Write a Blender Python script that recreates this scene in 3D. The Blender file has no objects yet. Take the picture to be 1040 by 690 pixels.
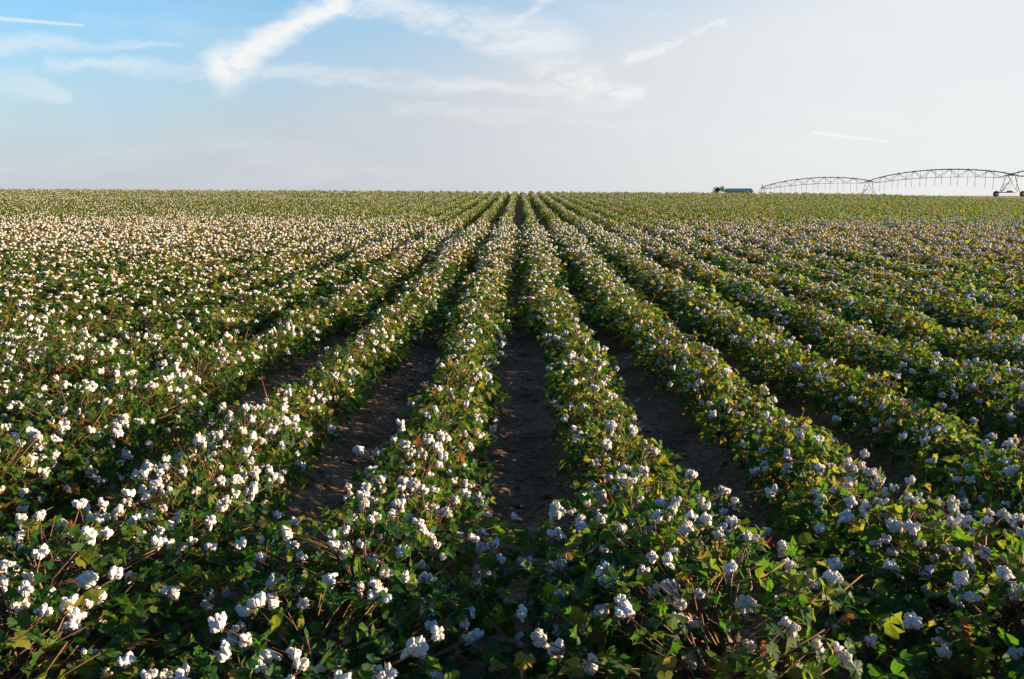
import bpy, math, random
import numpy as np
from mathutils import Vector, Matrix

R = math.radians
sc = bpy.context.scene
col = sc.collection
rng = np.random.default_rng(11)
random.seed(5)

CAM_H = 1.72
SUN_AZ, SUN_EL = 89.0, 11.0          # degrees, clockwise from the row direction (+Y)

# ------------------------------------------------------------------ terrain
def smooth(a, b, x):
    t = np.clip((np.asarray(x, float) - a) / (b - a), 0, 1)
    return t * t * (3 - 2 * t)

def field_end(X):
    """distance at which the crop stops"""
    return 104.0 - 2.2 * np.clip(np.asarray(X, float) - 44.0, 0, 24)

def terrain(X, Y):
    X = np.asarray(X, float); Y = np.asarray(Y, float)
    a = -0.0145 * Y
    b = -0.50 + 0.0205 * Y
    z = 0.5 * (a + b + np.sqrt((a - b) ** 2 + 0.04)) - 0.02
    z = np.where(Y < 0, 0.0, z)
    tilt = -0.0055 * X - 0.015 * np.clip(X - 38, 0, 40)
    z = z + tilt * smooth(12, 95, Y)
    end = field_end(X)
    s = smooth(-8, 40, Y - end)
    return z * (1 - s) + np.interp(Y, [0, 150, 190, 236, 420], [1.48, 1.48, .80, .05, -.6]) * s

def furrow(X, Y):
    """beds under the plants, sunken furrows between them"""
    f = 0.045 * np.cos(2 * np.pi * (np.asarray(X, float) - 0.5))
    return f * (1 - smooth(26, 34, Y))

def ground_z(X, Y):
    return terrain(X, Y) + furrow(X, Y)

# ------------------------------------------------------------------ materials
def new_mat(name):
    m = bpy.data.materials.new(name); m.use_nodes = True
    nt = m.node_tree; nt.nodes.clear()
    return m, nt.nodes, nt.links

def leaf_material():
    m, N, L = new_mat('cotton_leaf')
    at = N.new('ShaderNodeAttribute'); at.attribute_name = 'tint'
    oi = N.new('ShaderNodeObjectInfo')
    mr = N.new('ShaderNodeMath'); mr.operation = 'MULTIPLY_ADD'
    mr.inputs[1].default_value = 0.12; mr.inputs[2].default_value = -0.06
    L.new(oi.outputs['Random'], mr.inputs[0])
    ad = N.new('ShaderNodeMath'); ad.operation = 'ADD'; ad.use_clamp = True
    L.new(at.outputs['Fac'], ad.inputs[0]); L.new(mr.outputs[0], ad.inputs[1])
    tc = N.new('ShaderNodeTexCoord')
    nz = N.new('ShaderNodeTexNoise'); nz.inputs['Scale'].default_value = 34; nz.inputs['Detail'].default_value = 3
    L.new(tc.outputs['Object'], nz.inputs['Vector'])
    nm = N.new('ShaderNodeMath'); nm.operation = 'MULTIPLY_ADD'; nm.inputs[1].default_value = 0.26; nm.inputs[2].default_value = -0.13
    L.new(nz.outputs['Fac'], nm.inputs[0])
    ad2 = N.new('ShaderNodeMath'); ad2.operation = 'ADD'; ad2.use_clamp = True
    L.new(ad.outputs[0], ad2.inputs[0]); L.new(nm.outputs[0], ad2.inputs[1])
    def ramp(stops):
        r = N.new('ShaderNodeValToRGB'); e = r.color_ramp.elements
        while len(e) < len(stops): e.new(0.5)
        for k, (p, c) in enumerate(stops):
            e[k].position = p; e[k].color = (*c, 1)
        L.new(ad2.outputs[0], r.inputs[0]); return r
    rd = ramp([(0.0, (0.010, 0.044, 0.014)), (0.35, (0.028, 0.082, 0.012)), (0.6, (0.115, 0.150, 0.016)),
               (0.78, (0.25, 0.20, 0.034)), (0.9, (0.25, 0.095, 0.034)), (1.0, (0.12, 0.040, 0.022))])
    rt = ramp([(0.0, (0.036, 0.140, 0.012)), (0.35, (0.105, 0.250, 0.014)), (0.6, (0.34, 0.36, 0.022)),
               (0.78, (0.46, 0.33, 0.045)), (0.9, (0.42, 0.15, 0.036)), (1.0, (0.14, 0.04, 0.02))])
    bs = N.new('ShaderNodeBsdfPrincipled'); bs.inputs['Roughness'].default_value = 0.55
    bs.inputs['Specular IOR Level'].default_value = 0.25
    L.new(rd.outputs[0], bs.inputs['Base Color'])
    tr = N.new('ShaderNodeBsdfTranslucent'); L.new(rt.outputs[0], tr.inputs[0])
    mx = N.new('ShaderNodeMixShader'); mx.inputs[0].default_value = 0.48
    L.new(bs.outputs[0], mx.inputs[1]); L.new(tr.outputs[0], mx.inputs[2])
    out = N.new('ShaderNodeOutputMaterial'); L.new(mx.outputs[0], out.inputs[0])
    return m

def lint_material():
    m, N, L = new_mat('cotton_lint')
    tc = N.new('ShaderNodeTexCoord')
    nz = N.new('ShaderNodeTexNoise'); nz.inputs['Scale'].default_value = 95; nz.inputs['Detail'].default_value = 4
    L.new(tc.outputs['Object'], nz.inputs['Vector'])
    bp = N.new('ShaderNodeBump'); bp.inputs['Strength'].default_value = 0.7; bp.inputs['Distance'].default_value = 0.004
    L.new(nz.outputs['Fac'], bp.inputs['Height'])
    r = N.new('ShaderNodeValToRGB')
    r.color_ramp.elements[0].position = 0.3; r.color_ramp.elements[0].color = (0.66, 0.62, 0.57, 1)
    r.color_ramp.elements[1].position = 0.6; r.color_ramp.elements[1].color = (0.83, 0.82, 0.80, 1)
    L.new(nz.outputs['Fac'], r.inputs[0])
    oi = N.new('ShaderNodeObjectInfo'); ro = N.new('ShaderNodeValToRGB')
    ro.color_ramp.elements[0].color = (0.74, 0.68, 0.60, 1); ro.color_ramp.elements[1].position = 0.5; ro.color_ramp.elements[1].color = (0.97, 0.96, 0.95, 1)
    L.new(oi.outputs['Random'], ro.inputs[0])
    mu = N.new('ShaderNodeMix'); mu.data_type = 'RGBA'; mu.blend_type = 'MULTIPLY'; mu.inputs[0].default_value = 1
    L.new(r.outputs[0], mu.inputs[6]); L.new(ro.outputs[0], mu.inputs[7])
    bs = N.new('ShaderNodeBsdfDiffuse'); L.new(mu.outputs[2], bs.inputs[0]); L.new(bp.outputs[0], bs.inputs['Normal'])
    tr = N.new('ShaderNodeBsdfTranslucent'); tr.inputs[0].default_value = (0.85, 0.80, 0.74, 1)
    mx = N.new('ShaderNodeMixShader'); mx.inputs[0].default_value = 0.22
    L.new(bs.outputs[0], mx.inputs[1]); L.new(tr.outputs[0], mx.inputs[2])
    out = N.new('ShaderNodeOutputMaterial'); L.new(mx.outputs[0], out.inputs[0])
    return m

def noise_material(name, stops, scale, rough=0.8, bump=0.3, dist=0.01, metallic=0.0, coord='Object', detail=6):
    m, N, L = new_mat(name)
    tc = N.new('ShaderNodeTexCoord')
    nz = N.new('ShaderNodeTexNoise'); nz.inputs['Scale'].default_value = scale; nz.inputs['Detail'].default_value = detail
    L.new(tc.outputs[coord], nz.inputs['Vector'])
    r = N.new('ShaderNodeValToRGB'); e = r.color_ramp.elements
    while len(e) < len(stops): e.new(0.5)
    for k, (p, c) in enumerate(stops):
        e[k].position = p; e[k].color = (*c, 1)
    L.new(nz.outputs['Fac'], r.inputs[0])
    bs = N.new('ShaderNodeBsdfPrincipled'); bs.inputs['Roughness'].default_value = rough
    bs.inputs['Metallic'].default_value = metallic; bs.inputs['Specular IOR Level'].default_value = 0.3
    L.new(r.outputs[0], bs.inputs['Base Color'])
    if bump:
        bp = N.new('ShaderNodeBump'); bp.inputs['Strength'].default_value = bump; bp.inputs['Distance'].default_value = dist
        L.new(nz.outputs['Fac'], bp.inputs['Height']); L.new(bp.outputs[0], bs.inputs['Normal'])
    out = N.new('ShaderNodeOutputMaterial'); L.new(bs.outputs[0], out.inputs[0])
    return m

def soil_material():
    m, N, L = new_mat('soil')
    tc = N.new('ShaderNodeTexCoord')
    at = N.new('ShaderNodeAttribute'); at.attribute_name = 'bare'
    n1 = N.new('ShaderNodeTexNoise'); n1.inputs['Scale'].default_value = 2.2; n1.inputs['Detail'].default_value = 8
    n2 = N.new('ShaderNodeTexNoise'); n2.inputs['Scale'].default_value = 30; n2.inputs['Detail'].default_value = 6
    n3 = N.new('ShaderNodeTexNoise'); n3.inputs['Scale'].default_value = 0.12; n3.inputs['Detail'].default_value = 6
    v = N.new('ShaderNodeTexVoronoi'); v.inputs['Scale'].default_value = 17; v.inputs['Randomness'].default_value = 1
    for n in (n1, n2, n3, v): L.new(tc.outputs['Object'], n.inputs['Vector'])
    r1 = N.new('ShaderNodeValToRGB')
    for k, (p, c) in enumerate([(0.33, (0.140, 0.078, 0.048)), (0.68, (0.33, 0.20, 0.13))]):
        r1.color_ramp.elements[k].position = p; r1.color_ramp.elements[k].color = (*c, 1)
    L.new(n1.outputs['Fac'], r1.inputs[0])
    r2 = N.new('ShaderNodeValToRGB')
    for k, (p, c) in enumerate([(0.3, (0.55, 0.5, 0.47)), (0.7, (1.25, 1.2, 1.15))]):
        r2.color_ramp.elements[k].position = p; r2.color_ramp.elements[k].color = (*c, 1)
    L.new(n2.outputs['Fac'], r2.inputs[0])
    mu = N.new('ShaderNodeMix'); mu.data_type = 'RGBA'; mu.blend_type = 'MULTIPLY'; mu.inputs[0].default_value = 1
    L.new(r1.outputs[0], mu.inputs[6]); L.new(r2.outputs[0], mu.inputs[7])
    r3 = N.new('ShaderNodeValToRGB')
    for k, (p, c) in enumerate([(0.35, (0.36, 0.22, 0.10)), (0.65, (0.52, 0.35, 0.18))]):
        r3.color_ramp.elements[k].position = p; r3.color_ramp.elements[k].color = (*c, 1)
    L.new(n3.outputs['Fac'], r3.inputs[0])
    mb = N.new('ShaderNodeMix'); mb.data_type = 'RGBA'
    L.new(at.outputs['Fac'], mb.inputs[0]); L.new(mu.outputs[2], mb.inputs[6]); L.new(r3.outputs[0], mb.inputs[7])
    h = N.new('ShaderNodeMath'); h.operation = 'MULTIPLY_ADD'; h.inputs[1].default_value = 0.5
    L.new(n2.outputs['Fac'], h.inputs[0]); L.new(v.outputs['Distance'], h.inputs[2])
    bp = N.new('ShaderNodeBump'); bp.inputs['Strength'].default_value = 0.9; bp.inputs['Distance'].default_value = 0.035
    L.new(h.outputs[0], bp.inputs['Height'])
    bs = N.new('ShaderNodeBsdfPrincipled'); bs.inputs['Roughness'].default_value = 0.95
    bs.inputs['Specular IOR Level'].default_value = 0.1
    L.new(mb.outputs[2], bs.inputs['Base Color']); L.new(bp.outputs[0], bs.inputs['Normal'])
    out = N.new('ShaderNodeOutputMaterial'); L.new(bs.outputs[0], out.inputs[0])
    return m

M_LEAF = leaf_material()
M_LINT = lint_material()
M_STEM = noise_material('cotton_stem', [(0.3, (0.10, 0.045, 0.025)), (0.7, (0.24, 0.12, 0.055))], 30, 0.7, 0.3, 0.002)
M_BUR = noise_material('cotton_bur', [(0.3, (0.13, 0.060, 0.030)), (0.7, (0.33, 0.19, 0.085))], 60, 0.75, 0.4, 0.002)
M_SOIL = soil_material()
M_CLOD = noise_material('clod', [(0.3, (0.11, 0.066, 0.047)), (0.7, (0.27, 0.175, 0.125))], 22, 0.95, 0.6, 0.01)
M_DRYLEAF = noise_material('dry_leaf', [(0.3, (0.10, 0.055, 0.028)), (0.7, (0.34, 0.21, 0.11))], 14, 0.85, 0.2, 0.003)
M_STEEL = noise_material('galvanised_steel', [(0.3, (0.17, 0.20, 0.19)), (0.7, (0.30, 0.33, 0.31))], 6, 0.55, 0.1, 0.002, 0.45)
M_TYRE = noise_material('tyre_rubber', [(0.3, (0.018, 0.018, 0.018)), (0.7, (0.045, 0.042, 0.040))], 9, 0.85, 0.4, 0.01)
M_ROOF = noise_material('teal_metal', [(0.3, (0.030, 0.10, 0.115)), (0.7, (0.045, 0.135, 0.15))], 3, 0.5, 0.1, 0.01)
M_SHED = noise_material('shed_wall', [(0.3, (0.26, 0.22, 0.26)), (0.7, (0.36, 0.31, 0.35))], 2, 0.8, 0.1, 0.01)
M_DARK = noise_material('dark_steel_door', [(0.3, (0.10, 0.09, 0.10)), (0.7, (0.16, 0.14, 0.15))], 2, 0.7, 0.1, 0.01)  # dark grey metal of the shed door

# ------------------------------------------------------------------ mesh helpers
def np_mesh(name, V, F, mats, mi=None, tint=None, smooth_mask=None):
    me = bpy.data.meshes.new(name)
    V = np.ascontiguousarray(V, np.float32); F = np.ascontiguousarray(F, np.int32)
    me.vertices.add(len(V)); me.vertices.foreach_set('co', V.ravel())
    k = F.shape[1]
    me.loops.add(F.size); me.loops.foreach_set('vertex_index', F.ravel())
    me.polygons.add(len(F))
    me.polygons.foreach_set('loop_start', np.arange(0, F.size, k, dtype=np.int32))
    for m in mats: me.materials.append(m)
    if mi is not None: me.polygons.foreach_set('material_index', np.ascontiguousarray(mi, np.int32))
    sm = np.zeros(len(F), bool) if smooth_mask is None else smooth_mask
    me.polygons.foreach_set('use_smooth', np.ascontiguousarray(sm))
    me.update(calc_edges=True)
    if tint is not None:
        a = me.attributes.new('tint', 'FLOAT', 'FACE'); a.data.foreach_set('value', np.ascontiguousarray(tint, np.float32))
    return me

def link(name, me, parent=None, loc=None):
    o = bpy.data.objects.new(name, me); col.objects.link(o)
    if parent is not None: o.parent = parent
    if loc is not None: o.location = loc
    return o

def ico(sub):
    t = (1 + 5 ** .5) / 2
    V = [(-1, t, 0), (1, t, 0), (-1, -t, 0), (1, -t, 0), (0, -1, t), (0, 1, t), (0, -1, -t), (0, 1, -t), (t, 0, -1), (t, 0, 1), (-t, 0, -1), (-t, 0, 1)]
    F = [(0, 11, 5), (0, 5, 1), (0, 1, 7), (0, 7, 10), (0, 10, 11), (1, 5, 9), (5, 11, 4), (11, 10, 2), (10, 7, 6), (7, 1, 8),
         (3, 9, 4), (3, 4, 2), (3, 2, 6), (3, 6, 8), (3, 8, 9), (4, 9, 5), (2, 4, 11), (6, 2, 10), (8, 6, 7), (9, 8, 1)]
    V = [np.array(v, float) / np.linalg.norm(v) for v in V]
    for _ in range(sub):
        cache, G = {}, []
        def mid(a, b):
            k = (min(a, b), max(a, b))
            if k not in cache:
                m = V[a] + V[b]; V.append(m / np.linalg.norm(m)); cache[k] = len(V) - 1
            return cache[k]
        for a, b, c in F:
            ab, bc, ca = mid(a, b), mid(b, c), mid(c, a)
            G += [(a, ab, ca), (b, bc, ab), (c, ca, bc), (ab, bc, ca)]
        F = G
    return np.array(V), np.array(F)

ICO = [ico(0), ico(1), ico(2), ico(3)]
OCTA = (np.array([(1, 0, 0), (-1, 0, 0), (0, 1, 0), (0, -1, 0), (0, 0, 1), (0, 0, -1)], float),
        np.array([(0, 2, 4), (2, 1, 4), (1, 3, 4), (3, 0, 4), (2, 0, 5), (1, 2, 5), (3, 1, 5), (0, 3, 5)]))

class Soup:
    def __init__(s): s.V, s.F, s.m, s.t, s.sm, s.n = [], [], [], [], [], 0
    def add(s, V, F, m=0, t=0.0, sm=False):
        V = np.asarray(V, float); F = np.asarray(F, int)
        s.V.append(V); s.F.append(F + s.n); s.n += len(V)
        s.m.append(np.full(len(F), m)); s.t.append(np.full(len(F), t, float)); s.sm.append(np.full(len(F), sm))
    def arrays(s):
        return [np.concatenate(x) for x in (s.V, s.F, s.m, s.t, s.sm)]
    def mesh(s, name, mats):
        V, F, m, t, sm = s.arrays()
        return np_mesh(name, V, F, mats, m, t, sm)

def frame(d, up=(0, 0, 1)):
    d = np.asarray(d, float); d = d / np.linalg.norm(d)
    u = np.asarray(up, float)
    if abs(d @ u) > 0.95: u = np.array((1.0, 0, 0))
    x = np.cross(d, u); x /= np.linalg.norm(x)
    n = np.cross(x, d)
    return x, d, n                                    # side, along, normal

def tube(soup, P, r, sides=4, m=0, t=0.0, sm=True, cap=True):
    P = np.asarray(P, float); n = len(P)
    r = np.broadcast_to(np.asarray(r, float), (n,))
    V = []
    for i in range(n):
        d = P[min(i + 1, n - 1)] - P[max(i - 1, 0)]
        x, _, nn = frame(d)
        for k in range(sides):
            a = 2 * math.pi * k / sides
            V.append(P[i] + r[i] * (math.cos(a) * x + math.sin(a) * nn))
    F = []
    for i in range(n - 1):
        for k in range(sides):
            a, b = i * sides + k, i * sides + (k + 1) % sides
            c, d = a + sides, b + sides
            F += [(a, b, d), (a, d, c)]
    if cap:
        for i0 in (0, (n - 1) * sides):
            for k in range(1, sides - 1):
                F.append((i0, i0 + k, i0 + k + 1) if i0 else (i0, i0 + k + 1, i0 + k))
    soup.add(V, F, m, t, sm)

def box(soup, c, s, m=0, rot=None):
    V = np.array([(x, y, z) for x in (-.5, .5) for y in (-.5, .5) for z in (-.5, .5)]) * np.asarray(s, float)
    if rot is not None: V = V @ np.asarray(rot).T
    F = [(0, 1, 3), (0, 3, 2), (4, 6, 7), (4, 7, 5), (0, 4, 5), (0, 5, 1), (2, 3, 7), (2, 7, 6), (0, 2, 6), (0, 6, 4), (1, 5, 7), (1, 7, 3)]
    soup.add(V + np.asarray(c, float), F, m)

# ------------------------------------------------------------------ cotton plant generator
def leaf_hi(g):
    """palmate leaf with three to five lobes, folded along its midrib, tip drooping; length 1 along +y"""
    h = [(0.20, -0.13), (0.45, -0.02), (0.54, 0.20), (0.42, 0.33), (0.46, 0.62), (0.27, 0.60), (0.13, 0.82)]
    j = lambda: g.uniform(0.86, 1.16)
    rt = [(x * j(), y * j()) for x, y in h]
    lt = [(-x * j(), y * j()) for x, y in h]
    pts = [(0, 0.04)] + rt + [(0, 1.0 * j())] + lt[::-1]
    mid = [(0, 0.30), (0, 0.62)]
    P = np.array(pts + mid)
    nb = len(pts); a, b = nb, nb + 1
    fold, droop, curl = g.uniform(0.05, 1.0), g.uniform(0.0, 1.0), g.uniform(-0.5, 0.7)
    z = fold * np.abs(P[:, 0]) - droop * np.clip(P[:, 1], 0, 2) ** 2 * 0.6 - curl * P[:, 0] ** 2 * 1.6 + g.uniform(-0.05, 0.05, len(P))
    V = np.column_stack([P, z])
    F = []
    ring = list(range(nb))
    for k in range(nb):
        p, q = ring[k], ring[(k + 1) % nb]
        yy = (P[p, 1] + P[q, 1]) / 2
        F.append((p, q, b if yy > 0.56 else a))
    tip = 8
    F += [(6, b, a), (a, b, 10)]
    return V, np.array(F)

def leaf_mid(g):
    P = np.array([(0, 0), (.5, .12), (.30, .30), (.42, .62), (0, 1), (-.42, .62), (-.30, .30), (-.5, .12)]) * g.uniform(.85, 1.15, (8, 2))
    z = g.uniform(.1, .6) * np.abs(P[:, 0]) - g.uniform(0, .4) * P[:, 1] ** 2
    return np.column_stack([P, z]), np.array([(0, 1, 2), (0, 2, 4), (2, 3, 4), (0, 4, 6), (4, 5, 6), (0, 6, 7)])

def leaf_low(g):
    P = np.array([(0, 0), (.48, .42), (0, 1), (-.48, .42)]) * g.uniform(.85, 1.2, (4, 2))
    z = g.uniform(.1, .5) * np.abs(P[:, 0]) - g.uniform(0, .3) * P[:, 1]
    return np.column_stack([P, z]), np.array([(0, 1, 2), (0, 2, 3)])

def dome_r(t):
    """radius of the bush at relative height t"""
    return np.interp(t, [0, .12, .3, .55, .8, .95, 1.05], [.30, .55, .86, 1.0, .82, .50, .22])

def skirt_r(t):
    """same for a bush whose low branches fill the furrow"""
    return np.interp(t, [0, .10, .30, .55, .75, .92, 1.05], [.70, 1.02, .98, .76, .56, .36, .18])

def gen_plant(g, h, w, n_leaf, n_boll, leaf_fn, size, tints, bare=0, petiole=True, twig_r=1.0, prof=dome_r, ab=(2.1, 1.5)):
    """-> stem Soup, foliage Soup, list of bolls (position, axis, size)"""
    stem, fol, bolls = Soup(), Soup(), []
    lean = g.normal(0, .05, 2)
    def axis(t): return np.array((lean[0] * t * h * 2, lean[1] * t * h * 2, t * h))
    tube(stem, [axis(t) + np.array((*g.normal(0, .006, 2), 0)) for t in (-.06, .2, .45, .7, .92)],
         np.array([.0075, .0065, .0055, .0042, .0025]) * twig_r, 5)
    az = g.uniform(0, 6.28)
    for k in range(n_boll):
        az += 2.4 + g.normal(0, .35)
        t = g.uniform(.34, 1.0) ** .75
        r = w / 2 * prof(t) * g.uniform(.5, 1.1)
        p = axis(t) + np.array((math.cos(az) * r, math.sin(az) * r, g.uniform(-.01, .05)))
        root = axis(max(.08, t * g.uniform(.45, .75)))
        m1 = root * .55 + p * .45 + np.array((g.normal(0, .02), g.normal(0, .02), g.uniform(-.02, .03)))
        tube(stem, [root, m1, p - np.array((0, 0, .006))], np.array([.0036, .0028, .0022]) * twig_r, 3)
        ax = np.array((math.cos(az) * g.uniform(.1, .9), math.sin(az) * g.uniform(.1, .9), g.uniform(.3, 1.1))) + g.normal(0, .25, 3)
        bolls.append((p, ax / np.linalg.norm(ax), g.uniform(.82, 1.15)))
        if g.random() < .12:                          # a neighbour boll on the same branch
            q = p + g.normal(0, .028, 3) + np.array((0, 0, -.02)); q = q + (q - p) / max(np.linalg.norm(q - p), 1e-3) * .025
            tube(stem, [m1, (m1 + q) / 2 + g.normal(0, .006, 3), q], np.array([.0026, .0022, .0018]) * twig_r, 3)
            bolls.append((q, (ax + g.normal(0, .5, 3)) / np.linalg.norm(ax + .01), g.uniform(.75, 1.0)))
    for k in range(bare):                             # bare reddish twigs standing above the leaves
        a = g.uniform(0, 6.28); t0 = g.uniform(.45, .7)
        p0 = axis(t0); p1 = p0 + np.array((math.cos(a) * .07, math.sin(a) * .07, .14)) * g.uniform(.8, 1.3)
        p2 = p1 + np.array((math.cos(a + .5) * .05, math.sin(a + .5) * .05, .10)) * g.uniform(.8, 1.3)
        p3 = p1 + np.array((math.cos(a - 1.1) * .07, math.sin(a - 1.1) * .07, .05))
        tube(stem, [p0, p1, p2], np.array([.0042, .0034, .0024]), 4); tube(stem, [p1, p3], [.0028, .002], 3)
        for e in (p2, p3):                            # empty bur
            for q in range(4):
                b = q * 1.57 + g.uniform(-.3, .3); o = np.array((math.cos(b), math.sin(b), 0)); s_ = np.array((-o[1], o[0], 0))
                stem.add([e, e + o * .012 + s_ * .007 + np.array((0, 0, .008)), e + o * .018 + np.array((0, 0, .024)), e + o * .012 - s_ * .007 + np.array((0, 0, .008))],
                         [(0, 1, 2), (0, 2, 3)], 1)
    for k in range(n_leaf):
        az = g.uniform(0, 6.28)
        t = g.beta(*ab) * .98 + .06
        rr = prof(t) * w / 2
        r = rr * math.sqrt(g.uniform(.10, 1.12))
        p = axis(t) + np.array((math.cos(az) * r, math.sin(az) * r, g.normal(0, .018)))
        out = np.array((math.cos(az), math.sin(az), 0))
        d = out * g.uniform(.3, 1.0) + g.normal(0, .38, 3); d[2] += g.uniform(-.7, .25)
        nrm = np.array((0, 0, 1.0)) * g.uniform(.25, 1.0) + out * g.uniform(0, .8) + g.normal(0, .38, 3)
        d /= np.linalg.norm(d)
        x = np.cross(d, nrm); x /= max(np.linalg.norm(x), 1e-4); n = np.cross(x, d)
        V, F = leaf_fn(g)
        s = size * g.uniform(.6, 1.2) * (1.0 if t < .8 else .82)
        W = p + s * (V[:, :1] * x + V[:, 1:2] * d + V[:, 2:] * n)
        u = g.random()
        for lim, lo, hi in tints:
            if u <= lim: tt = g.uniform(lo, hi); break
        if t > .6 and tt < .6: tt = min(tt + .19 * (t - .45) * g.uniform(.4, 1.6), .66)  # upper leaves yellower: the gold of low sunlight put into their tint
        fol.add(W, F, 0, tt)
        if petiole and g.random() < .6:
            root = p - out * min(r, .07) * g.uniform(.5, 1) - np.array((0, 0, g.uniform(.02, .05)))
            tube(fol, [root, p], [.0016, .0012], 3, 1, tt, True, False)
    return stem, fol, bolls

def lock_shape(g, sub, c, ax, L, W):
    V, F = ICO[sub]
    x, d, n = frame(ax)
    V = V.copy()
    ph = g.uniform(0, 6.28, 6); fr = g.uniform(2.2, 4.6, 6)
    k = 1 + .10 * np.sin(fr[0] * V[:, 0] * 2 + ph[0]) + .09 * np.sin(fr[1] * V[:, 1] * 2 + ph[1]) + .08 * np.sin(fr[2] * V[:, 2] * 2.4 + ph[2])
    if sub >= 2: k = k + .05 * np.sin(9 * V[:, 0] + ph[3]) * np.sin(8 * V[:, 1] + ph[4]) + g.normal(0, .022, len(V))
    V = V * k[:, None]
    return c + V[:, :1] * W * x + V[:, 1:2] * L * d + V[:, 2:] * W * n, F

def boll_mesh(g, sub, name):
    """open boll along +z: four or five fluffy locks of lint"""
    s = Soup(); n = int(g.choice([4, 4, 5]))
    spread = g.uniform(.75, 1.15)
    for k in range(n):
        a = 2 * math.pi * k / n + g.normal(0, .18)
        o = np.array((math.cos(a), math.sin(a), 0))
        c = o * .0165 * spread + np.array((0, 0, .015 + g.normal(0, .005)))
        V, F = lock_shape(g, sub, c, o * g.uniform(.25, .75) * spread + np.array((0, 0, 1)), .0215 * g.uniform(.8, 1.2), .0128 * g.uniform(.9, 1.2))
        s.add(V, F, 0, 0, True)
    if g.random() < .4:                               # one lock strung out and hanging
        a = g.uniform(0, 6.28); o = np.array((math.cos(a), math.sin(a), 0))
        V, F = lock_shape(g, sub, o * .027 + np.array((0, 0, .002)), o * .5 + np.array((0, 0, -1)), .024, .0095); s.add(V, F, 0, 0, True)
    V, F = lock_shape(g, max(sub - 1, 0), np.array((0, 0, .012)), np.array((0.1, 0, 1)), .013, .011)
    s.add(V, F, 0, 0, True)
    return s.mesh(name, [M_LINT])

def bur_mesh(g, name):
    s = Soup()
    for k in range(5):
        a = 2 * math.pi * k / 5 + g.normal(0, .12); o = np.array((math.cos(a), math.sin(a), 0)); q = np.array((-o[1], o[0], 0))
        tip = o * g.uniform(.032, .042) + np.array((0, 0, g.uniform(.0, .02)))
        m1 = o * .017 + np.array((0, 0, .001))
        s.add([(0, 0, -.004), m1 + q * .009 + (0, 0, .004), m1 - q * .009 + np.array((0, 0, .004)), tip, m1 - np.array((0, 0, .004))],
              [(0, 1, 4), (0, 4, 2), (1, 3, 4), (4, 3, 2)], 0)
    tube(s, [(0, 0, -.02), (0, 0, .003)], [.0022, .005], 5)
    return s.mesh(name, [M_BUR])

T_NEAR = [(.62, .0, .32), (.91, .3, .50), (.97, .52, .74), (1.0, .80, 1.0)]
T_MID = [(.48, .04, .34), (.84, .34, .58), (.96, .58, .76), (1.0, .80, .98)]
T_RED = [(.22, .10, .34), (.46, .34, .62), (.70, .64, .84), (1.0, .82, .97)]
T_FAR = [(.44, .08, .36), (.80, .34, .60), (.94, .58, .76), (1.0, .80, .95)]

# ------------------------------------------------------------------ camera
F_PX = 830.0
cam_d = bpy.data.cameras.new('camera'); cam = bpy.data.objects.new('camera', cam_d); col.objects.link(cam)
cam_d.sensor_width = 36.0; cam_d.lens = 36.0 * F_PX / 1040.0
cam_d.clip_start = 0.05; cam_d.clip_end = 30000
cam.location = (0.0, 0.0, CAM_H)
cam.rotation_euler = (R(90 - 10.0), 0, R(0.48))
sc.camera = cam
CP, CY = R(10.0), R(0.48)
def project(X, Y, Z):
    X = np.asarray(X, float); Y = np.asarray(Y, float); Z = np.asarray(Z, float) - CAM_H
    x = math.cos(CY) * X + math.sin(CY) * Y; y = -math.sin(CY) * X + math.cos(CY) * Y
    dep = y * math.cos(CP) - Z * math.sin(CP); up = y * math.sin(CP) + Z * math.cos(CP)
    dep = np.where(dep < .05, .05, dep)
    return 520 + F_PX * x / dep, 345 - F_PX * up / dep, dep

# ------------------------------------------------------------------ where the plants stand
STEP = 0.27
WIDE_TO = {-1: 4.0, 0: 3.8, -2: 4.2, 1: 3.7, -3: 5.8, 2: 4.2, 3: 5.4, -4: 6.6}   # row index k: the row stands at X = k + 0.5
pos = []
for k in range(-78, 79):
    X0 = k + .5
    y = 1.72 + rng.uniform(-.12, STEP)          # the rows begin at the field edge, just past the photographer
    while True:
        y += STEP * rng.uniform(.8, 1.2)
        if y > field_end(X0) + 0.6 * math.sin(k * 1.7): break
        if abs(X0) > .655 * max(y, 0) + 5.0: continue
        pos.append((k, X0 + rng.normal(0, .045) + .05 * math.sin(y * .35 + k), y))
pos = np.array(pos)
rowk = pos[:, 0].astype(int); PX, PY = pos[:, 1], pos[:, 2]
PZ = ground_z(PX, PY)
wide_to = np.array([WIDE_TO.get(int(k), 7.5) for k in rowk])
# bush width: sprawling near the end of the rows, thin further on, broad again, then narrow on the far slope
Wd = np.interp(PY, [0, 9.3, 11, 18, 27, 33, 38, 104], [.53, .55, .92, .98, .98, .56, .49, .47])
near = PY < wide_to + rng.normal(0, .25, len(PY))
Wd = np.where(near, .70 + .24 * smooth(0, 1.0, wide_to - PY) + .16 * (1 - smooth(2.6, 3.4, PY)), Wd) * rng.uniform(.90, 1.10, len(PY))
Hd = np.where(near, rng.uniform(.48, .64, len(PY)), np.interp(PY, [0, 9, 20, 30, 104], [.44, .45, .52, .60, .55]) * rng.uniform(.88, 1.12, len(PY)) * np.where(PY > 70, rng.uniform(.7, 1.25, len(PY)), 1))
PX = PX + np.where(PY > 70, rng.normal(0, .10, len(PX)), 0)
ROT = rng.uniform(0, 2 * math.pi, len(PY))
sx, sy, dep = project(PX, PY, PZ + Hd * .7)
marg = 15 + 260 / np.maximum(dep, .8)
seen = (sx > -marg) & (sx < 1040 + marg) & (sy < 690 + marg * 1.4)
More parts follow.
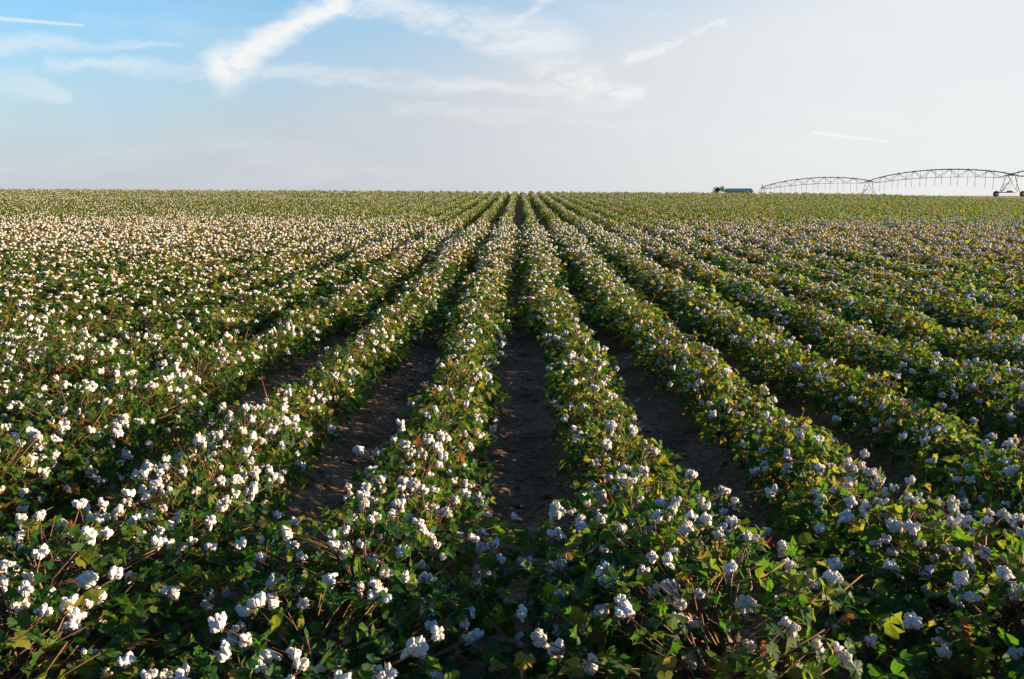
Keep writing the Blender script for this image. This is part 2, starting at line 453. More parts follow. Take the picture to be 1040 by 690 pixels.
order = np.argsort(np.where(seen, dep, 1e9))
chosen = order[:300]
is_ind = np.zeros(len(PY), bool); is_ind[chosen] = True

# ------------------------------------------------------------------ the 300 nearest plants, one object each
BOLL = [boll_mesh(np.random.default_rng(100 + i), 3, 'cotton_boll') for i in range(8)]
BOLL_M = [boll_mesh(np.random.default_rng(130 + i), 2, 'cotton_boll') for i in range(6)]
BUR = [bur_mesh(np.random.default_rng(160 + i), 'bur') for i in range(4)]

def make_proto(seed, wide):
    g = np.random.default_rng(seed)
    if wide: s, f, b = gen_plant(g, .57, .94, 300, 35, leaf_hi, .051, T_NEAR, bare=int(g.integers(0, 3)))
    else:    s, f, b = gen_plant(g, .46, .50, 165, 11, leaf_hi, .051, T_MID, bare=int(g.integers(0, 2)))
    return s.mesh('stem', [M_STEM, M_BUR]), f.mesh('foliage', [M_LEAF, M_STEM]), b

P_WIDE = [make_proto(200 + i, True) for i in range(10)]
P_NARR = [make_proto(300 + i, False) for i in range(10)]

def ordinal(n):
    ones = ['', 'first', 'second', 'third', 'fourth', 'fifth', 'sixth', 'seventh', 'eighth', 'ninth', 'tenth', 'eleventh', 'twelfth', 'thirteenth',
            'fourteenth', 'fifteenth', 'sixteenth', 'seventeenth', 'eighteenth', 'nineteenth']
    if n < 20: return ones[n]
    tens = {2: 'twent', 3: 'thirt', 4: 'fort', 5: 'fift'}[n // 10]
    return tens + ('ieth' if n % 10 == 0 else 'y-' + ones[n % 10])

row_rank = {}
ind_sorted = sorted(chosen.tolist(), key=lambda i: (rowk[i], PY[i]))
for i in ind_sorted:
    k = int(rowk[i]); row_rank[k] = row_rank.get(k, 0) + 1
    side, n = ('right', k + 1) if k >= 0 else ('left', -k)
    protos = P_WIDE if near[i] else P_NARR
    sm_, fm_, bl = protos[int(rng.integers(len(protos)))]
    bw, bh = (.94, .57) if near[i] else (.50, .46)
    kx, kz = Wd[i] / bw, Hd[i] / bh
    root = bpy.data.objects.new('cotton_plant', None); col.objects.link(root)
    root.empty_display_size = .1
    root.location = (PX[i], PY[i], PZ[i] - .01); root.rotation_euler = (0, 0, ROT[i])
    o = link('stem', sm_, root); o.scale = (kx, kx, kz)
    o = link('foliage', fm_, root); o.scale = (kx, kx, kz)
    close = PY[i] < 5.2
    drop = rng.uniform(0.0, .30) + (.28 if near[i] and PY[i] > 4.3 else 0)
    nb = 0
    for (p, ax, s) in bl:
        if rng.random() < drop: continue
        nb += 1
        me = (BOLL if close else BOLL_M)[int(rng.integers(8 if close else 6))]
        b = link('cotton_boll', me, root)
        b.location = (p[0] * kx, p[1] * kx, p[2] * kz)
        q = Vector((0, 0, 1)).rotation_difference(Vector(ax)) @ Matrix.Rotation(rng.uniform(0, 6.28), 3, 'Z').to_quaternion()
        b.rotation_mode = 'QUATERNION'; b.rotation_quaternion = q
        b.scale = [s * (rng.uniform(.58, .88) if near[i] else rng.uniform(.60, .92))] * 3
        if close: link('bur', BUR[int(rng.integers(4))], b)
    look = ('tall ' if Hd[i] > .55 else 'low ' if Hd[i] < .43 else '') + ('boll-laden' if nb >= 12 else 'leafy' if nb <= 8 else 'bushy')
    root['label'] = f'{look} cotton plant {ordinal(row_rank[k])} from the front in the {ordinal(n)} row {side} of middle furrow'
    root['category'] = 'cotton plant'
    root['group'] = 'cotton plants in the nearest part of the rows'

# ------------------------------------------------------------------ the rest of the crop, one mass
def soup_proto(g, h, w, n_leaf, n_boll, leaf_fn, size, tints, boll, bscale, stem=True, prof=skirt_r, ab=(1.5, 1.5)):
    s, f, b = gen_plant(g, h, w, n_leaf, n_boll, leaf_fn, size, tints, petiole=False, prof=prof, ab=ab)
    out = Soup()
    V, F, m, t, sm = f.arrays(); out.V.append(V); out.F.append(F); out.m.append(m * 0); out.t.append(t); out.sm.append(sm); out.n = len(V)
    if stem:
        V, F, m, t, sm = s.arrays(); out.add(V, F, 2, 0)
    for p, ax, sc_ in b:
        ax = np.asarray(ax)
        if boll == 'locks':
            for q in range(3):
                a = q * 2.1 + g.uniform(0, 1); x, d, n = frame(ax); o_ = math.cos(a) * x + math.sin(a) * n
                V, F = lock_shape(g, 0, p + .013 * o_ + .017 * ax, ax + .5 * o_, .020 * sc_, .016 * sc_); out.add(V, F, 1, 0, True)
        else:
            V, F = (ICO[0] if boll == 'ico' else OCTA)
            out.add(p + .02 * ax + V * np.array((.030, .030, .025)) * sc_ * bscale, F, 1, 0, boll == 'ico')
    return out.arrays()

def instance(protos, idx, base_w, base_h, soupV, soupF, soupM, soupT, soupS, offset, zsink=.01):
    which = rng.integers(0, len(protos), len(idx))
    for q, (V, F, m, t, sm) in enumerate(protos):
        ii = idx[which == q]
        if not len(ii): continue
        c, s = np.cos(ROT[ii]), np.sin(ROT[ii])
        kx = (Wd[ii] / base_w)[:, None]; kz = (Hd[ii] / base_h)[:, None]
        X = (c[:, None] * V[:, 0] - s[:, None] * V[:, 1]) * kx + PX[ii][:, None]
        Y = (s[:, None] * V[:, 0] + c[:, None] * V[:, 1]) * kx + PY[ii][:, None]
        Z = V[:, 2] * kz + PZ[ii][:, None] - zsink
        W = np.stack([X, Y, Z], -1).reshape(-1, 3).astype(np.float32)
        G = (F[None] + (np.arange(len(ii)) * len(V))[:, None, None] + offset).reshape(-1, 3).astype(np.int32)
        soupV.append(W); soupF.append(G)
        soupM.append(np.tile(m, len(ii)).astype(np.int8)); soupS.append(np.tile(sm, len(ii)))
        soupT.append((t[None] + rng.normal(0, .05, len(ii))[:, None]).ravel().astype(np.float32))
        offset += len(W)
    return offset

rest = np.where(~is_ind)[0]
sV, sF, sM, sT, sS = [], [], [], [], []; off = 0
patch = np.sin(PX * .23 + 1.3 + .4 * np.sin(PY * .31)) * np.sin(PY * .19 + .05 * PX) + rng.normal(0, .45, len(PX))
red_zone = np.exp(-((PY - 24) / np.where(PY > 24, 7.0, 9.0)) ** 2) * 1.5 + np.where(PY > 30, .20, .20) + .35 * smooth(86, 98, PY)
is_red = rng.random(len(PX)) < np.clip(red_zone * (.52 + .4 * patch), 0, .92)
PSEL = PY + rng.normal(0, 2.4, len(PY)) * (PY > 22) + 3.5 * np.sin(PX * .16 + 1.0) * (PY > 26)
def sel(lo, hi, red=None):
    m = (PSEL[rest] >= lo) & (PSEL[rest] < hi)
    if red is not None: m &= (is_red[rest] == red)
    return rest[m]
mk = lambda n, seed, *a: [soup_proto(np.random.default_rng(seed + i), *a) for i in range(n)]
off = instance(mk(8, 400, .5, .66, 125, 8, leaf_mid, .072, T_MID, 'locks', 1.0), sel(-5, 19, False), .66, .5, sV, sF, sM, sT, sS, off)
off = instance(mk(6, 430, .5, .66, 115, 10, leaf_mid, .068, T_RED, 'locks', 1.0), sel(-5, 19, True), .66, .5, sV, sF, sM, sT, sS, off)
off = instance(mk(8, 500, .5, .70, 112, 16, leaf_mid, .080, T_MID, 'ico', 1.0, True, dome_r, (1.8, 1.5)), sel(19, 33, False), .70, .5, sV, sF, sM, sT, sS, off)
off = instance(mk(8, 530, .5, .70, 118, 17, leaf_mid, .078, T_RED, 'ico', 1.0, True, dome_r, (1.8, 1.5)), sel(19, 33, True), .70, .5, sV, sF, sM, sT, sS, off)
off = instance(mk(6, 600, .46, .56, 84, 4, leaf_low, .088, T_FAR, 'ico', 1.0), sel(33, 60, False), .56, .46, sV, sF, sM, sT, sS, off)
off = instance(mk(6, 630, .46, .56, 78, 6, leaf_low, .086, T_RED, 'ico', 1.0), sel(33, 60, True), .56, .46, sV, sF, sM, sT, sS, off)
off = instance(mk(6, 700, .46, .56, 56, 4, leaf_low, .105, T_FAR, 'octa', 1.1), sel(60, 200, False), .56, .46, sV, sF, sM, sT, sS, off)
off = instance(mk(6, 730, .46, .56, 56, 5, leaf_low, .105, T_RED, 'octa', 1.1), sel(60, 200, True), .56, .46, sV, sF, sM, sT, sS, off)
me = np_mesh('cotton_crop', np.concatenate(sV), np.concatenate(sF), [M_LEAF, M_LINT, M_STEM], np.concatenate(sM), np.concatenate(sT), np.concatenate(sS))
crop = link('cotton_crop', me)
crop['kind'] = 'stuff'; crop['category'] = 'cotton crop'
crop['label'] = 'mass of ripe cotton plants in long rows running back to the crest of the field'
print('crop faces', len(me.polygons), 'plants', len(PX))

# ------------------------------------------------------------------ ground
def lines(*segs):
    a = [np.arange(lo, hi, st) for lo, hi, st in segs]
    return np.concatenate(a + [[segs[-1][1]]])
gx = lines((-6000, -600, 600), (-600, -100, 50), (-100, -30, 5), (-30, -9, .25), (-9, 9, .0833), (9, 30, .25), (30, 100, 2), (100, 600, 50), (600, 6000, 600))
gy = lines((-300, -20, 40), (-20, 0, 2), (0, 14, .12), (14, 40, .5), (40, 150, 2), (150, 400, 25), (400, 6000, 400))
GX, GY = np.meshgrid(gx, gy)
nx = len(gx)
GZ = ground_z(GX, GY)
wild = (np.abs(GX) < 9.2) & (GY > 0) & (GY < 15)
GZ = GZ + np.where(wild, rng.normal(0, .008, GX.shape), 0)
i, j = np.meshgrid(np.arange(len(gy) - 1), np.arange(nx - 1), indexing='ij')
Q = np.stack([i * nx + j, i * nx + j + 1, (i + 1) * nx + j + 1, (i + 1) * nx + j], -1).reshape(-1, 4)
me = np_mesh('ground', np.stack([GX, GY, GZ], -1).reshape(-1, 3), Q, [M_SOIL], None, None, np.ones(len(Q), bool))
bare = smooth(0.3, 2.4, GY - field_end(GX))
a = me.attributes.new('bare', 'FLOAT', 'POINT'); a.data.foreach_set('value', bare.ravel().astype(np.float32))
g_ = link('ground', me); g_['kind'] = 'structure'

# clods and litter in the furrows
def scatter(n, seed, build, lo=1.2, hi=13.0):
    g = np.random.default_rng(seed); s = Soup()
    for _ in range(n):
        y = lo + (hi - lo) * g.random() ** 1.25
        k = g.integers(-6, 7)
        x = k + np.clip(g.normal(0, .24), -.48, .48)
        if abs(x) > .66 * y + .6: continue
        build(s, g, np.array((x, y, float(ground_z(x, y)))))
    return s
def clod(s, g, p):
    r = g.gamma(2.0, .0048) + .004
    V, F = ICO[1]
    ph = g.uniform(0, 6, 3)
    V = V * (1 + .22 * np.sin(3.1 * V + ph).sum(1, keepdims=True) / 1.6 + g.normal(0, .08, (len(V), 1)))
    s.add(p + V * r * np.array((g.uniform(.8, 1.4), g.uniform(.8, 1.4), g.uniform(.5, .8))) + np.array((0, 0, r * .2)), F, 0)
def dry(s, g, p):
    V, F = leaf_mid(g); a = g.uniform(0, 6.28); z = g.uniform(.012, .024); c = math.cos(a); q = math.sin(a); k = g.uniform(.03, .06)
    W = np.column_stack([(V[:, 0] * c - V[:, 1] * q), V[:, 0] * q + V[:, 1] * c, V[:, 2] * .7 + g.normal(0, .12) * V[:, 1]]) * k
    s.add(p + W + np.array((0, 0, z)), F, 0, .9)
def fluff(s, g, p):
    for _ in range(3):
        V, F = lock_shape(g, 1, p + np.array((*g.normal(0, .014, 2), .012)), g.normal(0, 1, 3), .02, .012); s.add(V, F, 0, 0, True)
o = link('soil_clods', scatter(5200, 21, clod).mesh('soil_clods', [M_CLOD])); o['kind'] = 'stuff'
o['label'] = 'small brown soil clods strewn along the bare furrows'
o = link('leaf_litter', scatter(3000, 22, dry).mesh('leaf_litter', [M_DRYLEAF])); o['kind'] = 'stuff'
o['label'] = 'dry brown fallen cotton leaves littering the furrows'
o = link('fallen_lint', scatter(200, 23, fluff, 2.5, 12).mesh('fallen_lint', [M_LINT])); o['kind'] = 'stuff'
o['label'] = 'white tufts of cotton dropped on the dark furrow soil'

# ------------------------------------------------------------------ irrigation machine
def obj_at(name, soup, mats, parent): return link(name, soup.mesh(name, mats), parent)
T3 = np.array((0.5878 * 145, 145.0)); T2 = np.array((0.4195 * 190, 190.0)); T1 = np.array((0.292 * 236, 236.0))
T4 = T3 + (T3 - T2) * 1.0
pivot = bpy.data.objects.new('irrigation_machine', None); col.objects.link(pivot)
pivot['label'] = 'long wheeled centre pivot irrigation machine of arched steel trusses beyond the field edge'
pivot['category'] = 'irrigation machine'
pivot.location = (T2[0], T2[1], float(terrain(*T2)))
O = np.array((T2[0], T2[1], float(terrain(*T2))))
TOP = {0: 3.95, 1: 4.2, 2: 3.85, 3: 3.85}
TW = [T1, T2, T3, T4]
base = [np.array((p[0], p[1], float(terrain(*p)))) - O for p in TW]
along = np.append((T3 - T2) / np.linalg.norm(T3 - T2), 0); across = np.array((-along[1], along[0], 0)); UP = np.array((0, 0, 1.0))
for q in range(3):
    A, B = base[q] + UP * TOP[q], base[q + 1] + UP * TOP[q + 1]
    arch = lambda t: A * (1 - t) + B * t + UP * 1.55 * (4 * t * (1 - t)) ** .85
    sp = Soup(); tube(sp, [arch(t) for t in np.linspace(0, 1, 25)], .105, 8); pipe = obj_at('span_pipe', sp, [M_STEEL], pivot)
    fl = Soup()
    for t in np.linspace(.125, .875, 7): x, d, n = frame(arch(t + .004) - arch(t - .004)); tube(fl, [arch(t) - d * .06, arch(t) + d * .06], .18, 10)
    obj_at('pipe_flange', fl, [M_STEEL], pipe)
    tr, rod = Soup(), Soup()
    nodes = [(k + .5) / 8 for k in range(8)]
    low = lambda t, s: arch(t) - UP * (.5 + 1.0 * math.sin(math.pi * min(max(t, .03), .97)) ** .5) + across * s * .5
    for s in (-1, 1):
        for t in nodes:
            for dt in (-.0625, .0625): tube(tr, [arch(t + dt), low(t, s)], .040, 4)
        for t0, t1 in zip(nodes[:-1], nodes[1:]): tube(rod, [low(t0, s), low(t1, s)], .028, 4)
        tube(rod, [arch(.005), low(nodes[0], s)], .028, 4); tube(rod, [arch(.995), low(nodes[-1], s)], .028, 4)
    for t in nodes: tube(tr, [low(t, -1), low(t, 1)], .032, 4)
    obj_at('truss_brace', tr, [M_STEEL], pivot); obj_at('truss_rod', rod, [M_STEEL], pivot)
    for k in range(18):
        t = (k + .7) / 18.4
        s = Soup(); top = arch(t); side = across * .12 * (1 if k % 2 else -1)
        tube(s, [top + UP * .1, top + side * .5 + UP * .22, top + side - UP * .25, top + side - UP * 2.95], .042, 4)
        tube(s, [top + side - UP * 2.95, top + side - UP * 3.12], [.05, .03], 6)
        obj_at('drop_hose', s, [M_STEEL], pivot)
for q in range(4):
    b, top = base[q], base[q] + UP * TOP[q]
    tw = Soup()
    if q == 0:                                        # the pivot point: a narrow four-legged pyramid over its riser
        for sx_ in (-1, 1):
            for sy_ in (-1, 1): tube(tw, [b + along * sx_ * 1.5 + across * sy_ * 1.5, top + along * sx_ * .25 + across * sy_ * .25], .075, 6)
        for hh in (1.2, 2.5):
            k = 1.5 - (1.25) * hh / TOP[q]
            c = [b + UP * hh + along * a_ * k + across * c_ * k for a_, c_ in ((-1, -1), (1, -1), (1, 1), (-1, 1))]
            for e in range(4): tube(tw, [c[e], c[(e + 1) % 4]], .045, 4)
        tube(tw, [b, top + UP * .9], .12, 8)
        obj_at('pivot_tower', tw, [M_STEEL], pivot); continue
    # drive towers: legs spread across the machine's line, resting on a base beam between two wheels
    foot = [b + across * s * 2.3 + UP * .75 for s in (-1, 1)]
    bm = Soup(); tube(bm, [foot[0], foot[1]], .09, 6); box(bm, b + UP * .88, (.7, .5, .35))
    beam = obj_at('base_beam', bm, [M_STEEL], pivot)
    for s in (-1, 1):
        for a_ in (-.55, .55):
            lg = Soup(); tube(lg, [b + across * s * 1.75 + UP * .78 + along * a_ * .3, top + along * a_ * 1.6 - UP * .1], .07, 6)
            obj_at('leg', lg, [M_STEEL], pivot)
    br = Soup(); k = .5
    tube(br, [b + across * .95 + UP * 2.2, b - across * .95 + UP * 2.2], .045, 4)
    tube(br, [b + across * .95 + UP * 2.2, b - across * 1.6 + UP * .85], .03, 4)
    box(br, top - UP * .05, (.5, .5, .45)); obj_at('tower_brace', br, [M_STEEL], pivot)
    for s in (-1, 1):
        c = b + across * s * 2.5 + UP * .49
        th = np.linspace(0, 2 * math.pi, 29)[:-1]
        ty = Soup(); prof = [(.27, -.13), (.45, -.14), (.50, -.09), (.50, .09), (.45, .14), (.27, .13)]
        V = [c + along * (r_ * 0) + across * 0 + (across * math.cos(a_) + UP * math.sin(a_)) * r_ * (1 + (.04 if (n_ % 2 and r_ > .48) else 0)) + along * w_ for n_, a_ in enumerate(th) for r_, w_ in prof]
        F = []
        for n_ in range(28):
            for p_ in range(6):
                a0 = n_ * 6 + p_; a1 = n_ * 6 + (p_ + 1) % 6; c0 = ((n_ + 1) % 28) * 6 + p_; c1 = ((n_ + 1) % 28) * 6 + (p_ + 1) % 6
                F += [(a0, a1, c1), (a0, c1, c0)]
        ty.add(V, F); whl = obj_at('wheel', ty, [M_TYRE], pivot)
        rm = Soup(); tube(rm, [c - along * .08, c + along * .08], .28, 20); tube(rm, [c - along * .22, c + along * .22], .10, 10)
        obj_at('rim', rm, [M_STEEL], whl)

# ------------------------------------------------------------------ shed and bush beyond the crest
SH = np.array((0.2640 * 300, 300.0)); zs = float(terrain(*SH)) + .55
shed = bpy.data.objects.new('metal_shed', None); col.objects.link(shed); shed.location = (SH[0], SH[1], zs)
shed['label'] = 'long low metal shed with teal roof and grey walls on the skyline'; shed['category'] = 'shed'
Lx, Wy, Hw, Hr = 8.2, 6.0, 2.7, 1.0
s = Soup()
s.add([(-Lx / 2, -Wy / 2, -.2), (Lx / 2, -Wy / 2, -.2), (Lx / 2, Wy / 2, -.2), (-Lx / 2, Wy / 2, -.2), (-Lx / 2, -Wy / 2, Hw), (Lx / 2, -Wy / 2, Hw), (Lx / 2, Wy / 2, Hw), (-Lx / 2, Wy / 2, Hw), (-Lx / 2, 0, Hw + Hr), (Lx / 2, 0, Hw + Hr)],
      [(0, 1, 5), (0, 5, 4), (2, 3, 7), (2, 7, 6), (1, 2, 6), (1, 6, 5), (5, 6, 9), (3, 0, 4), (3, 4, 7), (7, 4, 8)])
obj_at('wall', s, [M_SHED], shed)
s = Soup()
for sd in (-1, 1):
    e0, e1 = np.array((0, sd * (Wy / 2 + .4), Hw - .13 + .02)), np.array((0, 0, Hw + Hr + .02))
    P = [e0 + (-Lx / 2 - .4, 0, 0), e0 + (Lx / 2 + .4, 0, 0), e1 + (Lx / 2 + .4, 0, 0), e1 + (-Lx / 2 - .4, 0, 0)]
    P += [p + np.array((0, 0, .10)) for p in P]
    s.add(P, [(0, 2, 1), (0, 3, 2), (4, 5, 6), (4, 6, 7), (0, 1, 5), (0, 5, 4), (1, 2, 6), (1, 6, 5), (2, 3, 7), (2, 7, 6), (3, 0, 4), (3, 4, 7)])
obj_at('roof', s, [M_ROOF], shed)
s = Soup(); box(s, (1.5, -Wy / 2 - .04, 1.3), (3.2, .08, 2.6)); obj_at('door', s, [M_DARK], shed)

def bush(x, y, h, w, seed, label):
    g = np.random.default_rng(seed); z = float(terrain(x, y))
    r = bpy.data.objects.new('bushy_tree', None); col.objects.link(r); r.location = (x, y, z)
    r['label'] = label; r['category'] = 'tree'
    t = Soup(); f = Soup()
    tube(t, [(0, 0, -.2), (.05, 0, h * .3), (0, .05, h * .6)], [.16, .12, .06], 7)
    cs = []
    for k in range(9):
        a = g.uniform(0, 6.28); c = np.array((math.cos(a) * w * .32, math.sin(a) * w * .32, h * g.uniform(.4, .85))); cs.append((c, g.uniform(.5, .8)))
        tube(t, [(0, 0, h * .25), c * .6 + np.array((0, 0, h * .1)), c], [.07, .05, .02], 5)
    for k in range(2600):
        c, rr = cs[g.integers(len(cs))]
        d = g.normal(0, 1, 3); d /= np.linalg.norm(d)
        p = c + d * rr * w * .28 * g.random() ** .4 * np.array((1, 1, .9))
        V, F = leaf_low(g); x_, d_, n_ = frame(g.normal(0, 1, 3)); sz = g.uniform(.14, .30)
        f.add(p + sz * (V[:, :1] * x_ + V[:, 1:2] * d_ + V[:, 2:] * n_), F, 0, g.uniform(0, .06))
    obj_at('trunk', t, [M_STEM], r); obj_at('crown', f, [M_LEAF], r)
bush(0.2395 * 296, 296.0, 5.8, 5.0, 71, 'small dark green bushy tree standing at the left end of the teal-roofed shed')

# ------------------------------------------------------------------ light
sun_d = bpy.data.lights.new('sun', 'SUN'); sun = bpy.data.objects.new('sun', sun_d); col.objects.link(sun)
sd = Vector((math.sin(R(SUN_AZ)) * math.cos(R(SUN_EL)), math.cos(R(SUN_AZ)) * math.cos(R(SUN_EL)), math.sin(R(SUN_EL))))
sun.rotation_euler = sd.to_track_quat('Z', 'Y').to_euler(); sun.location = sd * 400
sun_d.energy = 5.0; sun_d.angle = R(0.55); sun_d.color = (1.0, 0.78, 0.52)

w = bpy.data.worlds.new('World'); sc.world = w; w.use_nodes = True
N, L = w.node_tree.nodes, w.node_tree.links; N.clear()
def math_(op, a, b=None, c=None, clamp=False):
    n = N.new('ShaderNodeMath'); n.operation = op; n.use_clamp = clamp
    for k, v in enumerate((a, b, c)):
        if v is None: continue
        if isinstance(v, (int, float)): n.inputs[k].default_value = v
        else: L.new(v, n.inputs[k])
    return n.outputs[0]
def sstep(lo, hi, x):
    n = N.new('ShaderNodeMapRange'); n.interpolation_type = 'SMOOTHSTEP'; n.clamp = True
    n.inputs['From Min'].default_value = lo; n.inputs['From Max'].default_value = hi
    L.new(x, n.inputs['Value']); return n.outputs['Result']
def noise(vec, scale, detail=5, rough=.55):
    n = N.new('ShaderNodeTexNoise'); n.inputs['Scale'].default_value = scale; n.inputs['Detail'].default_value = detail
    n.inputs['Roughness'].default_value = rough
    L.new(vec, n.inputs['Vector']); return n.outputs['Fac'], n.outputs['Color']
def xyz(x, y, z=0.0):
    n = N.new('ShaderNodeCombineXYZ')
    for k, v in enumerate((x, y, z)):
        if isinstance(v, (int, float)): n.inputs[k].default_value = v
        else: L.new(v, n.inputs[k])
    return n.outputs[0]
sky = N.new('ShaderNodeTexSky'); sky.sky_type = 'NISHITA'; sky.sun_disc = False
sky.sun_elevation = R(SUN_EL); sky.sun_rotation = R(SUN_AZ)
sky.air_density = 1.0; sky.dust_density = 1.6; sky.ozone_density = 2.0; sky.altitude = 900
tc = N.new('ShaderNodeTexCoord'); sp = N.new('ShaderNodeSeparateXYZ'); L.new(tc.outputs['Generated'], sp.inputs[0])
dx, dy, dz = sp.outputs
yy = math_('MAXIMUM', dy, 0.08)
U = math_('DIVIDE', dx, yy); Vv = math_('DIVIDE', dz, yy)
SKY_K = 0.05; EXPO = 1.45; SK = SKY_K * 2 ** EXPO
# thin milky haze near the horizon and towards the sun's side of the sky
sunward = math_('ADD', math_('MULTIPLY', dx, sd.x), math_('MULTIPLY', dy, sd.y))
low = math_('SUBTRACT', 1.0, sstep(0.0, 0.30, dz))
hz = math_('MULTIPLY_ADD', low, 0.97, math_('MULTIPLY', sstep(-.50, .50, sunward), 0.74), True)
hz = math_('MULTIPLY', hz, math_('SUBTRACT', 1.0, sstep(.20, .50, dz)))
hz = math_('MULTIPLY', hz, math_('MULTIPLY_ADD', sstep(-.45, .30, dy), .72, .22), None, True)  # haze thinned behind the camera to cut the fill light
hc = N.new('ShaderNodeMix'); hc.data_type = 'RGBA'
hc.inputs[6].default_value = (0.59 / SK, 0.61 / SK, 0.665 / SK, 1); hc.inputs[7].default_value = (0.86 / SK, 0.855 / SK, 0.855 / SK, 1)
L.new(sstep(-.32, .48, sunward), hc.inputs[0])
mx = N.new('ShaderNodeMix'); mx.data_type = 'RGBA'
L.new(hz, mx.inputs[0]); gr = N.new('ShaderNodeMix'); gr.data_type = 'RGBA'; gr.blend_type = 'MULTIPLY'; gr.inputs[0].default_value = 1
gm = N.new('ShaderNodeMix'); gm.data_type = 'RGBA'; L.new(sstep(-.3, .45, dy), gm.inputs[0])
gm.inputs[6].default_value = (.30, .70, 1.18, 1); gm.inputs[7].default_value = (.90, 1.82, 2.10, 1)  # unseen sky behind the camera darkened and blued to shape the fill
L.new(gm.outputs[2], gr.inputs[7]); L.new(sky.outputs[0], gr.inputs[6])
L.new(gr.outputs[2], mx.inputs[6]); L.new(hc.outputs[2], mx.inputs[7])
# cirrus wisps and old contrails
uv = xyz(U, math_('MULTIPLY', Vv, 2.0))
_, wc = noise(uv, 5.0, 4)
wsub = N.new('ShaderNodeVectorMath'); wsub.operation = 'SUBTRACT'; L.new(wc, wsub.inputs[0]); wsub.inputs[1].default_value = (.5, .5, .5)
wscl = N.new('ShaderNodeVectorMath'); wscl.operation = 'SCALE'; L.new(wsub.outputs[0], wscl.inputs[0]); wscl.inputs['Scale'].default_value = .05
wsp = N.new('ShaderNodeSeparateXYZ'); L.new(wscl.outputs[0], wsp.inputs[0])
_, wc2 = noise(uv, 21.0, 6, .65)
wsp2 = N.new('ShaderNodeSeparateXYZ'); L.new(wc2, wsp2.inputs[0])
fine = lambda o: math_('MULTIPLY_ADD', o, .034, -.017)
Uw = math_('ADD', math_('ADD', U, wsp.outputs[0]), fine(wsp2.outputs[0]))
Vw = math_('ADD', math_('ADD', Vv, wsp.outputs[1]), fine(wsp2.outputs[1]))
fib, _ = noise(xyz(math_('MULTIPLY', Uw, 6.0), math_('MULTIPLY', Vw, 34.0)), 1.6, 6, .62)
fib2, _ = noise(xyz(math_('MULTIPLY', Uw, 26.0), math_('MULTIPLY', Vw, 40.0)), 1.2, 6, .6)
def stroke(p, q, r0, r1, soft, warped=True):
    """soft capsule between two sky directions (u, v), radius going from r0 to r1"""
    ux, uy = (Uw, Vw) if warped else (U, Vv)
    ex, ey = q[0] - p[0], q[1] - p[1]; LL = ex * ex + ey * ey
    ax = math_('SUBTRACT', ux, p[0]); ay = math_('SUBTRACT', uy, p[1])
    t = math_('MULTIPLY', math_('ADD', math_('MULTIPLY', ax, ex), math_('MULTIPLY', ay, ey)), 1.0 / LL, None, True)
    bx = math_('SUBTRACT', ax, math_('MULTIPLY', t, ex)); by = math_('SUBTRACT', ay, math_('MULTIPLY', t, ey))
    d = math_('SQRT', math_('ADD', math_('MULTIPLY', bx, bx), math_('MULTIPLY', by, by)))
    rad = math_('MULTIPLY_ADD', t, r1 - r0, r0)
    k = math_('DIVIDE', d, rad)
    n = N.new('ShaderNodeMapRange'); n.interpolation_type = 'SMOOTHSTEP'; n.clamp = True
    n.inputs['From Min'].default_value = 1 - soft; n.inputs['From Max'].default_value = 1 + soft
    n.inputs['To Min'].default_value = 1; n.inputs['To Max'].default_value = 0
    L.new(k, n.inputs['Value']); return n.outputs['Result']
def layer(strokes, amount, fibre, lo, hi):
    m = None
    for s in strokes: m = s if m is None else math_('MAXIMUM', m, s)
    return math_('MULTIPLY', math_('MULTIPLY', m, amount), sstep(lo, hi, fibre))
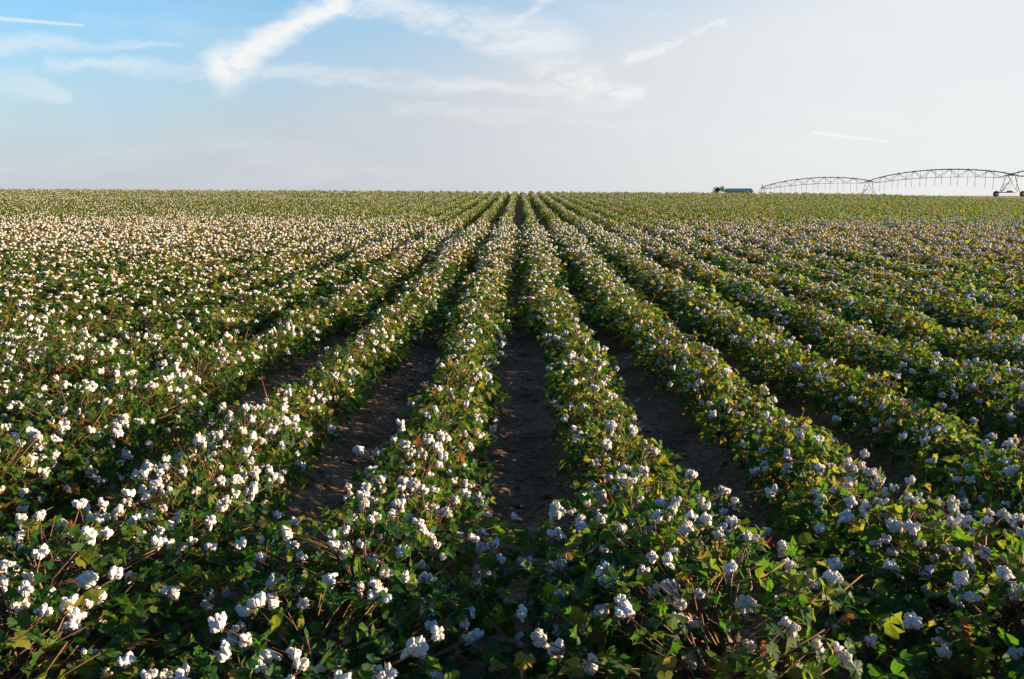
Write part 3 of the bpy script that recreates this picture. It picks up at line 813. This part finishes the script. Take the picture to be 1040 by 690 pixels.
layers = [
    layer([stroke((-.344, .146), (-.336, .152), .022, .022, .75), stroke((-.336, .152), (-.306, .170), .022, .016, .75), stroke((-.306, .170), (-.273, .191), .016, .013, .92),
           stroke((-.273, .191), (-.240, .211), .013, .012, .92), stroke((-.240, .211), (-.205, .226), .012, .013, .92)], .90, fib2, .12, .52),
    layer([stroke((-.216, .224), (-.146, .213), .008, .013, .7), stroke((-.146, .213), (-.094, .199), .013, .012, .7), stroke((-.094, .199), (-.031, .186), .010, .018, .8),
           stroke((-.031, .186), (.045, .174), .018, .022, .9), stroke((-.02, .186), (.033, .224), .006, .004, .8)], .66, fib, .22, .68),
    layer([stroke((-.62, .180), (-.54, .174), .012, .010, .9), stroke((-.54, .174), (-.39, .169), .009, .003, .9), stroke((-.55, .147), (-.34, .140), .007, .008, .9),
           stroke((-.304, .140), (-.148, .129), .007, .009, .9), stroke((-.148, .129), (.06, .120), .010, .006, .9)], .40, fib, .22, .62),
    layer([stroke((-.63, .140), (-.58, .127), .016, .016, .6), stroke((-.58, .127), (-.545, .1135), .016, .008, .6)], .30, fib, .2, .6),
    layer([stroke((-.62, .2045), (-.509, .1956), .0022, .0012, .7, False)], .5, fib, .1, .3),
    layer([stroke((.13, .164), (.162, .170), .006, .007, .8), stroke((.162, .170), (.187, .177), .006, .003, .8), stroke((.2045, .190), (.237, .201), .004, .004, .8)], .58, fib, .22, .62),
    layer([stroke((.350, .0732), (.438, .0629), .0024, .0016, .6, False)], .55, fib2, .1, .3),
    layer([stroke((.032, .149), (.084, .124), .016, .022, .95), stroke((.084, .124), (.143, .113), .020, .008, .95)], .6, fib2, .28, .65),
    layer([stroke((.288, .104), (.451, .088), .007, .006, .9), stroke((-.148, .0996), (.155, .0813), .006, .005, .9)], .18, fib, .25, .6),
]
cl = layers[0]
for x in layers[1:]: cl = math_('MAXIMUM', cl, x)
veil = math_('MULTIPLY', sstep(.47, .78, noise(xyz(math_('MULTIPLY', U, 2.2), math_('MULTIPLY', Vv, 9.0)), 1.5, 6, .6)[0]), .22)
cl = math_('MAXIMUM', cl, veil)
cl = math_('MULTIPLY', cl, sstep(.02, .10, dy))
cm = N.new('ShaderNodeMix'); cm.data_type = 'RGBA'
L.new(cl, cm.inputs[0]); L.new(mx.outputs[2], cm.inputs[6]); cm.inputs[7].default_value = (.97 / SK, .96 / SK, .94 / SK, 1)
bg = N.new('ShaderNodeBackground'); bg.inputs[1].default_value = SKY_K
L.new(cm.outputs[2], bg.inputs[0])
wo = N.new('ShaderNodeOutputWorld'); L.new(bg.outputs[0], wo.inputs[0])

# ------------------------------------------------------------------ render settings
vs = sc.view_settings
vs.view_transform = 'Standard'; vs.look = 'None'; vs.exposure = EXPO; vs.gamma = 1.0; vs.use_curve_mapping = False
sc.render.engine = 'CYCLES'
cy = sc.cycles
cy.max_bounces = 6; cy.diffuse_bounces = 3; cy.glossy_bounces = 2; cy.transmission_bounces = 4; cy.transparent_max_bounces = 4
cy.use_denoising = True
sc.render.resolution_x, sc.render.resolution_y = 1024, 679
